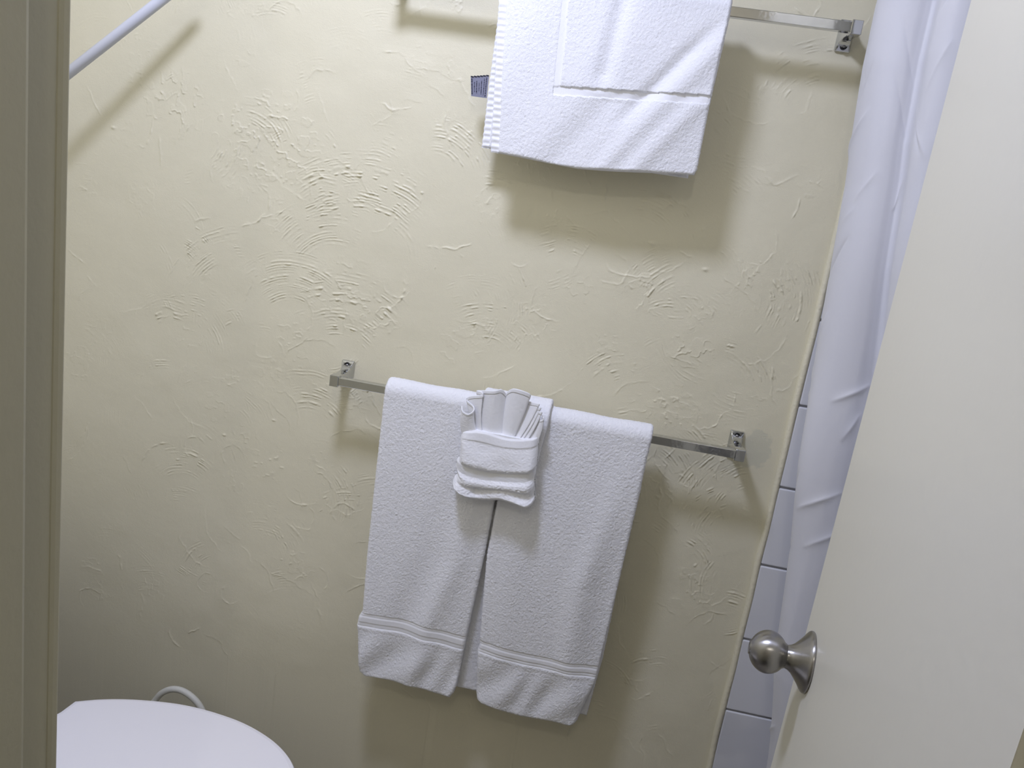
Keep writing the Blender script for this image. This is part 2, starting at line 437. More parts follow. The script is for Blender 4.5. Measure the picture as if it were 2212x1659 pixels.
# ------------------------------------------------------------------ door
def build_door():
    ph = math.radians(96)
    d = Vector((math.cos(ph), -math.sin(ph), 0)); n = Vector((-math.sin(ph), -math.cos(ph), 0))
    E = Vector((0.323, -0.4626, 0))
    M = Matrix.Translation(E) @ Matrix(((d.x, n.x, 0, 0), (d.y, n.y, 0, 0), (0, 0, 1, 0), (0, 0, 0, 1)))
    o = box('door_1', 0, 0.603, -0.035, 0, 0.012, 2.03, M_door, None, 0.0015, M)
    tag(o, kind='structure')
    F = E + d * 0.062 + Vector((0, 0, 0.924))
    kn = empty('door_knob', F, 'round brushed nickel door knob on a flared round rosette, mounted on the open cream door', 'door knob')
    bm = bmesh.new()
    lathe(bm, [(0.0, 0), (0.0375, 0.0), (0.0385, 0.0012), (0.0385, 0.003), (0.0372, 0.005), (0.034, 0.0075), (0.029, 0.011), (0.0235, 0.0155), (0.0185, 0.020), (0.0155, 0.0245), (0.0145, 0.028), (0.0145, 0.030)], F, n, 64)
    bm_obj('rosette', bm, M_nickel, kn, True)
    bm = bmesh.new()
    pr = [(0.0, 0.0285), (0.0130, 0.0285), (0.0150, 0.0292)]
    for i in range(1, 25):
        a = -0.60 + (math.pi * 0.72 - 0.02) * i / 24 - 0.40
        r = 0.0268 * math.cos(a); h = 0.0505 + 0.0235 * math.sin(a)
        if r > 0.0150 or a > 0: pr.append((r, h))
    rf, hf = pr[-1]
    pr += [(rf - 0.0006, hf + 0.0012), (rf - 0.002, hf + 0.0012), (rf - 0.003, hf + 0.0004), (rf - 0.006, hf + 0.0012), (0.0, hf + 0.002)]
    lathe(bm, pr, F, n, 64)
    bm_obj('knob_ball', bm, M_nickel, kn, True)
build_door()

# ------------------------------------------------------------------ towel bars
def towel_bar(xl, xr, zc, label, yb=-0.068):
    root = empty('towel_bar', ((xl + xr) / 2, 0, zc), label, 'towel bar', 'chrome towel bars on the wall')
    hb = 0.0075
    bar = box('bar', xl + 0.004, xr - 0.004, yb - hb, yb + hb, zc - hb, zc + hb, M_chrome, root, 0.0008)
    for x in (xl, xr):
        def rect(hw, hz, y, cz=0.0, rr=0.25):
            pts = []
            k = 4
            r = min(hw, hz) * rr
            for sx, sz, a0 in ((1, 1, 0), (-1, 1, 90), (-1, -1, 180), (1, -1, 270)):
                for i in range(k + 1):
                    a = math.radians(a0 + 90 * i / k)
                    pts.append((x + sx * (hw - r) + r * math.cos(a), y, zc + cz + sz * (hz - r) + r * math.sin(a)))
            return pts
        bm = bmesh.new()
        rings = [rect(0.0125, 0.0245, -0.0005, rr=.18), rect(0.0125, 0.0245, -0.0035, rr=.18), rect(0.0118, 0.0236, -0.0052, rr=.18)]
        # concave flare from the plate into the arm
        for t in np.linspace(0.08, 1, 10):
            f = (1 - t) ** 2.6
            rings.append(rect(0.0080 + 0.0036 * f, 0.0085 + 0.0148 * f, -0.0055 - 0.030 * t ** 1.3, rr=.22))
        rings.append(rect(0.0080, 0.0088, yb + 0.0105, rr=.15))
        rings.append(rect(0.0082, 0.0105, yb + 0.0095, rr=.12))
        rings.append(rect(0.0082, 0.0105, yb - 0.0088, rr=.12))
        rings.append(rect(0.0074, 0.0097, yb - 0.0098, rr=.12))
        loft(bm, rings)
        post = bm_obj('bracket', bm, M_chrome, root, False)
        for sz in (1, -1):
            O = Vector((x + 0.0, -0.0035, zc + sz * 0.0160))
            bm = bmesh.new(); lathe(bm, [(0.0060, 0.0), (0.0060, 0.0062), (0.0052, 0.0062), (0.0046, 0.0030), (0.0, 0.0030)], O, (0, -1, 0), 24)
            hole = bm_obj('screw_recess', bm, M_dark, post, False)
            bm = bmesh.new(); lathe(bm, [(0.0, 0.003), (0.0036, 0.003), (0.0036, 0.0062), (0.0026, 0.0074), (0.0, 0.0078)], O, (0, -1, 0), 20)
            bm_obj('screw', bm, M_screw, post, True)
    return root
LB = dict(xl=-0.480, xr=0.260, z=1.0435)
UB = dict(xl=-0.450, xr=0.289, z=1.7500)
YB = -0.068
towel_bar(LB['xl'], LB['xr'], LB['z'], 'square chrome towel bar, the lower one, carrying the white towel with the pleated fan')
towel_bar(UB['xl'], UB['xr'], UB['z'], 'square chrome towel bar, the upper one, carrying the white mat with a tag')

# ------------------------------------------------------------------ cloth slabs
def bar_path(yb, zb, rad, zfront, zback, step, yf=None, ybk=None):
    """centre line of a layer hung over a bar, from the front bottom up, over and down the back: points (y,z), normals pointing away from the bar"""
    yf = yb - rad if yf is None else yf; ybk = yb + rad if ybk is None else ybk
    zt = zb
    P = []; N = []
    n1 = max(2, int((zt - zfront) / step))
    for i in range(n1):
        t = i / n1; z = zfront + (zt - zfront) * t
        k = t ** 2
        P.append((yf + (yb - rad - yf) * k, z)); N.append((-1, 0))
    na = max(12, int(math.pi * rad / step))
    for i in range(na + 1):
        a = math.pi - math.pi * i / na
        P.append((yb + rad * math.cos(a), zt + rad * math.sin(a))); N.append((math.cos(a), math.sin(a)))
    n2 = max(2, int((zt - zback) / step))
    for i in range(1, n2 + 1):
        t = 1 - i / n2; z = zback + (zt - zback) * t
        k = t ** 2
        P.append((ybk + (yb + rad - ybk) * k, z)); N.append((1, 0))
    return np.array(P), np.array(N)

def slab(P, N, xl, xr, th, step, seed, terry=0.0008, front=None, zoff=None, smooth_mask=None):
    """closed cloth slab. xl, xr, th: arrays along the path. front(x, s, z) -> extra outward offset of the outer face.
    zoff(u, s): vertical shift. Returns V, F(quads), U (u per vertex), Sidx (station per vertex), side flag (0 outer,1 edge,2 inner)."""
    ns = len(P)
    nu = max(6, int(np.max(xr - xl) / step)); k = 7
    u = np.linspace(0, 1, nu)
    ang = np.linspace(0, math.pi, k + 2)[1:-1]
    # loop: outer face left->right, right edge, inner face right->left, left edge
    lu = np.concatenate([u, np.ones(k), u[::-1], np.zeros(k)])
    lo_ = np.concatenate([np.ones(nu), np.cos(ang), -np.ones(nu), -np.cos(ang)])           # offset along the normal, in half thicknesses
    lx = np.concatenate([np.zeros(nu), np.sin(ang), np.zeros(nu), -np.sin(ang)])           # offset sideways
    flag = np.concatenate([np.zeros(nu), np.ones(k), 2 * np.ones(nu), np.ones(k)])
    nl = len(lu)
    L = np.concatenate([[0], np.cumsum(np.hypot(*np.diff(P, axis=0).T))])
    tot = L[-1]
    d = np.minimum(L, tot - L)
    shr = np.sqrt(np.clip(1 - (1 - np.clip(d / (th * 0.5), 0, 1)) ** 2, 0.002, 1))
    hth = th * 0.5 * shr
    x0 = xl + hth; x1 = xr - hth
    Xc = x0[:, None] + (x1 - x0)[:, None] * lu[None, :] + lx[None, :] * hth[:, None]
    off = lo_[None, :] * hth[:, None]
    r = np.random.default_rng(seed)
    n = r.standard_normal((ns, nl))
    n2 = r.standard_normal((ns, nl))
    sm = lambda a: (a + np.roll(a, 1, 1) + np.roll(a, 1, 0) + np.roll(np.roll(a, 1, 0), 1, 1)) / 2
    ter = (0.5 * n + 0.35 * sm(n2)) * terry
    if smooth_mask is not None:
        ter = ter * smooth_mask(Xc, np.broadcast_to(P[:, 1][:, None], Xc.shape), lo_[None, :] + 0 * Xc)
    outw = off + np.sign(lo_)[None, :] * np.where(np.abs(lo_) > .99, 1, .6)[None, :] * ter
    Xc = Xc + lx[None, :] * ter
    if front is not None:
        ex = front(Xc, L[:, None] + 0 * Xc, P[:, 1][:, None] + 0 * Xc)
        outw = outw + ex * np.clip(lo_, 0, 1)[None, :] * np.clip(shr * 1.4 - .4, 0, 1)[:, None]
    Y = P[:, 0][:, None] + N[:, 0][:, None] * outw
    Z = P[:, 1][:, None] + N[:, 1][:, None] * outw
    if zoff is not None: Z = Z + zoff(Xc, L[:, None] + 0 * Xc)
    V = np.stack([Xc, Y, Z], -1).reshape(-1, 3)
    I = np.arange(ns * nl).reshape(ns, nl)
    A = I[:-1]; B = I[1:]
    F = np.stack([A, np.roll(A, -1, 1), np.roll(B, -1, 1), B], -1).reshape(-1, 4)
    # end caps: pair the outer and inner rows across the tiny end gap
    caps = []
    for row, fl in ((I[0], False), (I[-1], True)):
        o_ = np.concatenate([row[:nu]]); i_ = row[nu + k:2 * nu + k][::-1]
        q = np.stack([o_[:-1], i_[:-1], i_[1:], o_[1:]], -1)
        caps.append(q[:, ::-1] if fl else q)
    F = np.concatenate([F] + caps)
    Zrest = (P[:, 1][:, None] + 0 * Xc).reshape(-1); Srest = (L[:, None] + 0 * Xc).reshape(-1)
    Fl = np.broadcast_to(lo_[None, :], (ns, nl)).reshape(-1)
    return V, F, Srest, Zrest, Fl

STEP = 0.0015
def gauss(x, c, w_): return np.exp(-((x - c) / w_) ** 2)

# ---- the bath towel on the lower bar
def lower_towel():
    root = empty('bath_towel', (-0.137, YB, LB['z']), 'long white terry bath towel with two front panels, hanging from the lower chrome bar', 'towel')
    zb = LB['z']
    # inner layer: hangs behind the two panels
    P, N = bar_path(YB, zb, 0.0113, 0.472, 0.466, 0.0024, yf=-0.069, ybk=-0.052)
    s = np.linspace(0, 1, len(P))
    xl = interp(P[:, 1], [0.46, 1.08], [-0.362, -0.374]); xr = interp(P[:, 1], [0.46, 0.6, 1.04, 1.08], [0.086, 0.096, 0.100, 0.098])
    def notch(x, L): return 0.020 * np.clip((-.16 - x) / .002, -1, 1) * 0
    V, F, Sr, Zr, Fl = slab(P, N, xl, xr, np.where(P[:, 1] > zb - 0.03, 0.004, 0.008), 0.0024, 3, 0.0006)
    np_mesh('back_layer', V, F, M_terry, root)
    # wash care strip of the back hem showing in the gap
    for side in (0, 1):
        rad = 0.0187
        P, N = bar_path(YB, zb, rad, 0.466 if side == 0 else 0.459, 0.93, STEP, yf=-0.0905)
        front = np.arange(len(P)) < np.argmax(P[:, 1])
        z = P[:, 1]
        if side == 0:
            xl = interp(z, [0.467, 0.475, 0.490, 0.56, 0.575, 0.592, 0.606, 0.72, 1.0, 1.06], [-0.355, -0.363, -0.368, -0.377, -0.380, -0.3785, -0.3725, -0.3765, -0.3795, -0.3800])
            xr = interp(z, [0.467, 0.480, 0.495, 0.577, 0.77, 0.87, 1.0, 1.06], [-0.180, -0.173, -0.1695, -0.1655, -0.1545, -0.1515, -0.145, -0.140])
        else:
            xl = interp(z, [0.460, 0.466, 0.48, 0.57, 0.585, 0.60, 0.77, 0.87, 1.0, 1.06], [-0.118, -0.127, -0.1305, -0.1405, -0.138, -0.140, -0.1505, -0.1470, -0.143, -0.139])
            xr = interp(z, [0.460, 0.470, 0.56, 0.74, 0.95, 1.0, 1.06], [0.060, 0.069, 0.0885, 0.0955, 0.1030, 0.1030, 0.1055])
        th = interp(P[:, 1], [0.46, 0.9, 1.03, 1.07], [0.0140, 0.0135, 0.0110, 0.0110])
        seed = 40 + side
        def frontf(x, L, zz, side=side):
            e = 0.0008 * np.sin(x * 55 + zz * 8 + side)
            low = np.clip((0.60 - zz) / 0.13, 0, 1)
            # soft vertical drapes and slanting dents near the hem
            e = e + low * (0.0036 * (np.sin((x - zz * 0.5) * 92 + 1.4 * side + 1.6 * np.sin(x * 31 + side)) + 0.6 * np.sin((x - zz * 0.8) * 57 + 2.1 + side)) * np.clip(np.sin((zz - .45) / .15 * 3.1), 0, 1))
            if side == 1:
                ridge = interp(zz, [0.45, 0.6, 0.75, 0.95, 1.05], [0.055, 0.030, 0.030, 0.062, 0.08])
                e = e + 0.0075 * gauss(x, ridge, 0.024) * np.clip((1.02 - zz) / .25, 0, 1) - 0.004 * gauss(x, ridge + 0.055, 0.028) * np.clip((1.0 - zz) / .3, 0, 1)
                e = e + 0.003 * gauss(x, -0.10, 0.03)
            else:
                ridge = interp(zz, [0.45, 0.6, 0.75, 1.05], [-0.26, -0.245, -0.205, -0.19])
                e = e + 0.007 * gauss(x, ridge, 0.022) * np.clip((0.95 - zz) / .25, 0, 1) - 0.005 * gauss(x, ridge - 0.05, 0.028) * np.clip((0.9 - zz) / .3, 0, 1)
            return e
        # woven border: three flat lines across the panel
        zb_lo, zb_hi = (0.5745, 0.6030) if side == 0 else (0.5690, 0.5935)
        def zo(x, L, side=side):
            tilt = -0.028 * (x + 0.28) if side == 0 else -0.03 * (x + 0.03) + 0.004 * np.cos((x - .06) * 30)
            sag = (0.003 * np.cos((x + .27) * 28)) if side == 0 else 0.0
            return (tilt + sag) * np.clip(1 - L / 0.35, 0, 1)
        def mask(x, zz, lo2):
            inb = (zz > zb_lo) & (zz < zb_hi)
            return np.where(inb, 0.12, 1.0)
        V, F, Sr, Zr, Fl = slab(P, N, xl, xr, th, STEP, seed, 0.00050, frontf, zo, mask)
        isfront = (Sr < 0.62)
        inb = (Zr > zb_lo) & (Zr < zb_hi) & isfront
        t = (Zr - zb_lo) / (zb_hi - zb_lo)
        rec = -0.0013 + 0.0012 * ((t > .34) & (t < .72)) + 0.0007 * ((t > .10) & (t < .18)) + 0.0007 * ((t > .22) & (t < .28)) + 0.0007 * ((t > .84) & (t < .9))
        bulge = 0.0006 * gauss(t, -0.14, 0.14) * isfront
        V[:, 1] -= np.where(inb, rec, bulge) * np.clip(Fl, 0, 1)
        fc = inb[F].all(1)
        pan = sub_mesh('front_panel', V, F, ~fc, M_terry, root)
        sub_mesh('woven_border', V, F, fc, M_weave, pan)
lower_towel()

# ---- bath mat on the upper bar
def upper_mat():
    root = empty('bath_mat', (-0.085, YB, UB['z']), 'thick white terry bath mat with a grey care tag, folded over the upper chrome bar', 'bath mat')
    zb = UB['z']
    P, N = bar_path(YB, zb, 0.0165, 1.489, 1.492, STEP, yf=-0.094, ybk=-0.050)
    top = int(np.argmax(P[:, 1])); n = len(P)
    fr = np.arange(n) <= top
    z = P[:, 1]
    xl = np.where(fr, interp(z, [1.49, 1.60, 1.75], [-0.246, -0.256, -0.2705]), interp(z, [1.49, 1.60, 1.75], [-0.270, -0.272, -0.272]))
    xr = np.where(fr, interp(z, [1.49, 1.50, 1.60, 1.74], [0.0885, 0.0915, 0.0915, 0.0960]), interp(z, [1.49, 1.75], [0.082, 0.092]))
    def frontf(x, L, zz):
        e = 0.0010 * np.sin(x * 40 - zz * 20)
        q = x - 0.75 * (zz - 1.6)           # slanting soft folds
        e = e - 0.0060 * gauss(q, -0.015, 0.014) * np.clip((zz - 1.55) / .05, 0, 1) * np.clip((1.74 - zz) / .06, 0, 1)
        e = e + 0.0042 * gauss(q, 0.020, 0.02) - 0.006 * gauss(x - .1 * (zz - 1.6), -0.085, 0.014) * np.clip((zz - 1.6) / .03, 0, 1)
        e = e - 0.0042 * gauss(q, -0.06, 0.03) * np.clip((1.61 - zz) / .02, 0, 1) + 0.004 * gauss(q, 0.07, 0.02) * np.clip((1.63 - zz) / .03, 0, 1)
        return e
    hemw = 0.0135
    # line of the vertical border strip, x as a function of height
    bx = lambda zz: interp(zz, [1.59, 1.73], [-0.1585, -0.1672])
    bz = lambda x: interp(x, [-0.16, 0.1], [1.5885, 1.6080])
    def regions(X, Z):
        ver = (X > bx(Z)) & (X < bx(Z) + 0.0115) & (Z > bz(X))
        hor = (Z > bz(X)) & (Z < bz(X) + 0.0130) & (X > bx(Z))
        return ver | hor
    def mask(x, zz, lo2):
        x0 = interp(zz, [1.49, 1.60, 1.75], [-0.246, -0.256, -0.2705])
        hem = x < x0 + hemw + 0.003
        return np.where(regions(x, zz) & (lo2 > .5), 0.15, np.where(hem, 0.15, 1.0))
    def zo(x, L): return 0.006 * np.clip((x + .0) / .1, -1, 1) * np.clip(1 - L / .1, 0, 1) + (0.005 * np.cos((x + .08) * 17) * -0.6) * np.clip(1 - L / .06, 0, 1)
    V, F, Sr, Zr, Fl = slab(P, N, xl, xr, np.full(n, 0.0105), STEP, 60, 0.00042, frontf, zo, mask)
    half = Sr <= (Sr.max() * top / (n - 1))
    X = V[:, 0]
    reg = regions(X, Zr) & half & (Fl > .9)
    ver = reg & (Zr > bz(X) + 0.013)
    inner = (X > bx(Zr) + 0.0115) & (Zr > bz(X) + 0.0130) & half & (Fl > .9)
    V[:, 1] -= np.where(reg, np.where(ver, -0.0006, -0.0020), 0) + np.where(inner, 0.0014, 0) * np.clip((Zr - 1.60) / .01, 0, 1)
    # crimped hem on the left
    xe = np.where(half, interp(Zr, [1.49, 1.60, 1.75], [-0.246, -0.256, -0.2705]), interp(Zr, [1.49, 1.60, 1.75], [-0.270, -0.272, -0.272]))
    hem = X < xe + hemw
    w1 = np.interp(Zr, np.linspace(1.4, 1.8, 60), np.random.default_rng(3).uniform(-.8, .8, 60))
    crimp = 0.00075 * np.cos(Zr / 0.0098 * 2 * math.pi + w1 + np.where(half, 0, 2.0)) - 0.0022
    V[:, 1] += np.where(hem, -crimp * np.where(np.abs(Fl) > .5, np.sign(Fl), 0) * np.where(half, 1, -1), 0)
    V[:, 0] += np.where(hem & (np.abs(Fl) < .9), 0.0005 * np.cos(Zr / 0.0098 * 2 * math.pi + w1), 0)
    fh = hem[F].all(1); fr_ = reg[F].all(1) & ~fh
    hf = half[F].all(1)
    body = sub_mesh('mat_body', V, F, ~(fh | fr_), M_terry, root)
    sub_mesh('woven_border', V, F, fr_, M_weave, root)
    sub_mesh('hem', V, F, fh & hf, M_weave, root)
    hb = sub_mesh('hem', V, F, fh & ~hf, M_weave, root)
    # care tag sewn into the back hem
    bm = bmesh.new()
    pts = [(-0.3035, 1.6025), (-0.2735, 1.6085), (-0.2725, 1.5725), (-0.2985, 1.5720)]
    nx_ = 8; rings = []
    for i in range(nx_ + 1):
        t = i / nx_
        a = Vector((pts[0][0] * (1 - t) + pts[1][0] * t, 0, pts[0][1] * (1 - t) + pts[1][1] * t)); b = Vector((pts[3][0] * (1 - t) + pts[2][0] * t, 0, pts[3][1] * (1 - t) + pts[2][1] * t))
        y = -0.053 - 0.004 * (1 - t) ** 2
        rings.append([(a.x, y, a.z), (b.x, y, b.z), (b.x, y + 0.0006, b.z), (a.x, y + 0.0006, a.z)])
    loft(bm, rings); tg = bm_obj('care_tag', bm, M_label, root); tg['label'] = 'small grey-blue fabric care tag with rows of tiny dark print'
    # rows of tiny print, too small to read, running along the tag
    bm = bmesh.new(); rr = random.Random(5)
    rows = [(0.06, .10, .92, .0016), (0.20, .28, .80, .0008), (0.33, .22, .82, .0011), (0.47, .32, .72, .0008), (0.61, .22, .86, .0010), (0.76, .12, .9, .0009), (0.88, .08, .95, .0014)]
    for t, v0, v1, hw in rows:
        v = v0
        while v < v1:
            l = rr.uniform(.03, .09)
            top_ = Vector((pts[0][0] * (1 - t) + pts[1][0] * t, 0, pts[0][1] * (1 - t) + pts[1][1] * t)); bot = Vector((pts[3][0] * (1 - t) + pts[2][0] * t, 0, pts[3][1] * (1 - t) + pts[2][1] * t))
            a = top_.lerp(bot, v); b = top_.lerp(bot, min(v + l, v1)); y = -0.053 - 0.004 * (1 - t) ** 2
            ww = hw * rr.uniform(.7, 1.1)
            add_box(bm, min(a.x, b.x) - ww / 2, max(a.x, b.x) + ww / 2, y - 0.00025, y, b.z, a.z)
            v += l + rr.uniform(.012, .03)
    for i in range(6):   # dark woven edge along the top of the tag
        t = i / 6; t2 = (i + .92) / 6
        a = Vector((pts[0][0] * (1 - t) + pts[1][0] * t, 0, pts[0][1] * (1 - t) + pts[1][1] * t)); b = Vector((pts[0][0] * (1 - t2) + pts[1][0] * t2, 0, pts[0][1] * (1 - t2) + pts[1][1] * t2))
        y = -0.053 - 0.004 * (1 - t) ** 2
        add_box(bm, a.x, b.x, y - 0.0003, y + 0.0008, a.z - 0.0004, a.z + 0.0012 + 0.0006 * t)
    bm_obj('printed_text', bm, M_ink, tg)
    # loose thread under the lower edge
    bm = bmesh.new()
    tube(bm, [(-0.098, -0.094, 1.4905), (-0.0975, -0.0955, 1.4875), (-0.0985, -0.0960, 1.4845), (-0.0968, -0.0955, 1.4815), (-0.0975, -0.0945, 1.4795)], 0.0006, 6)
    bm_obj('loose_thread', bm, M_thread, root)
upper_mat()

# ---- hand towel folded into a pocket, hung in the middle of the lower bar
def hand_towel():
    root = empty('hand_towel', (-0.15, YB - 0.04, LB['z']), 'white hand towel folded into a small banded pocket over the long bath towel', 'towel')
    # strap that goes up over the bar behind the fan
    P, N = bar_path(YB, LB['z'], 0.0325, 0.915, 0.96, STEP, yf=-0.1045)
    z = P[:, 1]
    xl = interp(z, [0.90, 1.0, 1.08], [-0.214, -0.212, -0.200]); xr = interp(z, [0.90, 1.0, 1.04, 1.08], [-0.088, -0.082, -0.0775, -0.0770])
    V, F, Sr, Zr, Fl = slab(P, N, xl, xr, np.full(len(P), 0.0085), STEP, 77, 0.0005)
    np_mesh('strap', V, F, M_terry, root)
    # pocket
    nu, nv = 112, 118
    u = np.linspace(0, 1, nu); v = np.linspace(0, 1, nv)
    Uu, Vv = np.meshgrid(u, v)
    zt = interp(u, [0, .06, .2, .8, .93, 1], [1.010, 1.013, 1.0165, 1.0165, 1.020, 1.024])
    zbm = interp(u, [0, .05, .15, .3, .45, .6, .8, .9, .97, 1], [0.904, 0.893, 0.888, 0.889, 0.890, 0.893, 0.892, 0.889, 0.894, 0.904])
    Zp = zt[None, :] * (1 - Vv) + zbm[None, :] * Vv
    xl = interp(v, [0, .15, .30, .45, .52, .62, .74, .8, .9, 1], [-0.224, -0.2255, -0.2225, -0.2215, -0.2265, -0.2265, -0.2205, -0.2265, -0.2285, -0.2150])
    xr = interp(v, [0, .2, .4, .5, .65, .78, .85, .95, 1], [-0.0885, -0.0860, -0.0835, -0.0850, -0.0835, -0.0800, -0.0810, -0.0770, -0.0830])
    Xp = xl[:, None] * (1 - Uu) + xr[:, None] * Uu
    vs = Vv + 0.02 * (Uu - .5) * np.sin(Vv * 3.1) - 0.085 * np.sin(math.pi * Uu ** .8) * np.sin(Vv * 3.1) + vnoise((nv, nu), 34, 9) * 0.012
    prof_v = [0, .02, .10, .115, .13, .25, .40, .425, .445, .47, .60, .625, .66, .70, .735, .755, .775, .86, .92, .96, 1.0]
    prof_d = [.0165, .0195, .0205, .0195, .0195, .0230, .0255, .0250, .0230, .0195, .0200, .0218, .0250, .0258, .0250, .0228, .0205, .0212, .0225, .0185, .0050]
    D = interp(vs, prof_v, prof_d)
    # lower left bulge tucked under, lower right roll
    D += 0.006 * np.exp(-((Uu - .12) / .16) ** 2 - ((Vv - .90) / .08) ** 2) + 0.006 * np.exp(-((Uu - .88) / .16) ** 2 - ((Vv - .93) / .06) ** 2)
    D -= 0.006 * np.exp(-((Uu - .30) / .05) ** 2 - ((Vv - .86 - .1 * (Uu - .3)) / .05) ** 2)
    D += 0.0022 * np.sin(Uu * 9 + 1) * Vv + vnoise((nv, nu), (26, 34), 15) * 0.0012
    edge = np.clip(np.minimum(Uu, 1 - Uu) / 0.10, 0, 1)
    D = 0.003 + D * (0.25 + 0.75 * np.sqrt(1 - (1 - edge) ** 2))
    weave = (vs > .455) & (vs < .61)
    hem = (vs < .108)
    tn = np.random.default_rng(4).standard_normal((nv, nu)); tn = (tn + np.roll(tn, 1, 0) + np.roll(tn, 1, 1)) / 2
    D += tn * np.where(hem, 0.00008, np.where(weave, 0.0, np.where(vs < .4, .00022, .0004)))
    D += np.where(weave, 0.0009 * np.sin((Xp + Zp) * 2 * math.pi / 0.0052) * np.sin((Xp - Zp) * 2 * math.pi / 0.0052), 0)
    yb = -0.1085
    Vf = np.stack([Xp, yb - D, Zp], -1).reshape(-1, 3)
    Vb = np.stack([Xp, yb + 0 * D, Zp], -1).reshape(-1, 3)
    I = np.arange(nv * nu).reshape(nv, nu); J = I + nv * nu
    Ff = np.stack([I[:-1, :-1], I[1:, :-1], I[1:, 1:], I[:-1, 1:]], -1).reshape(-1, 4)
    Fb = np.stack([J[:-1, :-1], J[:-1, 1:], J[1:, 1:], J[1:, :-1]], -1).reshape(-1, 4)
    side = []
    def st(a, b):
        side.append(np.stack([a[:-1], a[1:], b[1:], b[:-1]], -1))
    st(I[:, 0], J[:, 0]); st(I[::-1, -1], J[::-1, -1]); st(I[-1, :], J[-1, :]); st(I[0, ::-1], J[0, ::-1])
    F = np.concatenate([Ff, Fb] + side); V = np.concatenate([Vf, Vb])
    hv = np.concatenate([hem.ravel(), np.zeros(nv * nu, bool)]); wv = np.concatenate([weave.ravel(), np.zeros(nv * nu, bool)])
    fh = hv[F].all(1); fw = wv[F].all(1)
    pk = sub_mesh('pocket', V, F, ~(fh | fw), M_weave, root)
    sub_mesh('hem', V, F, fh, M_weave, pk)
    sub_mesh('waffle_band', V, F, fw, M_weave, pk)
hand_towel()

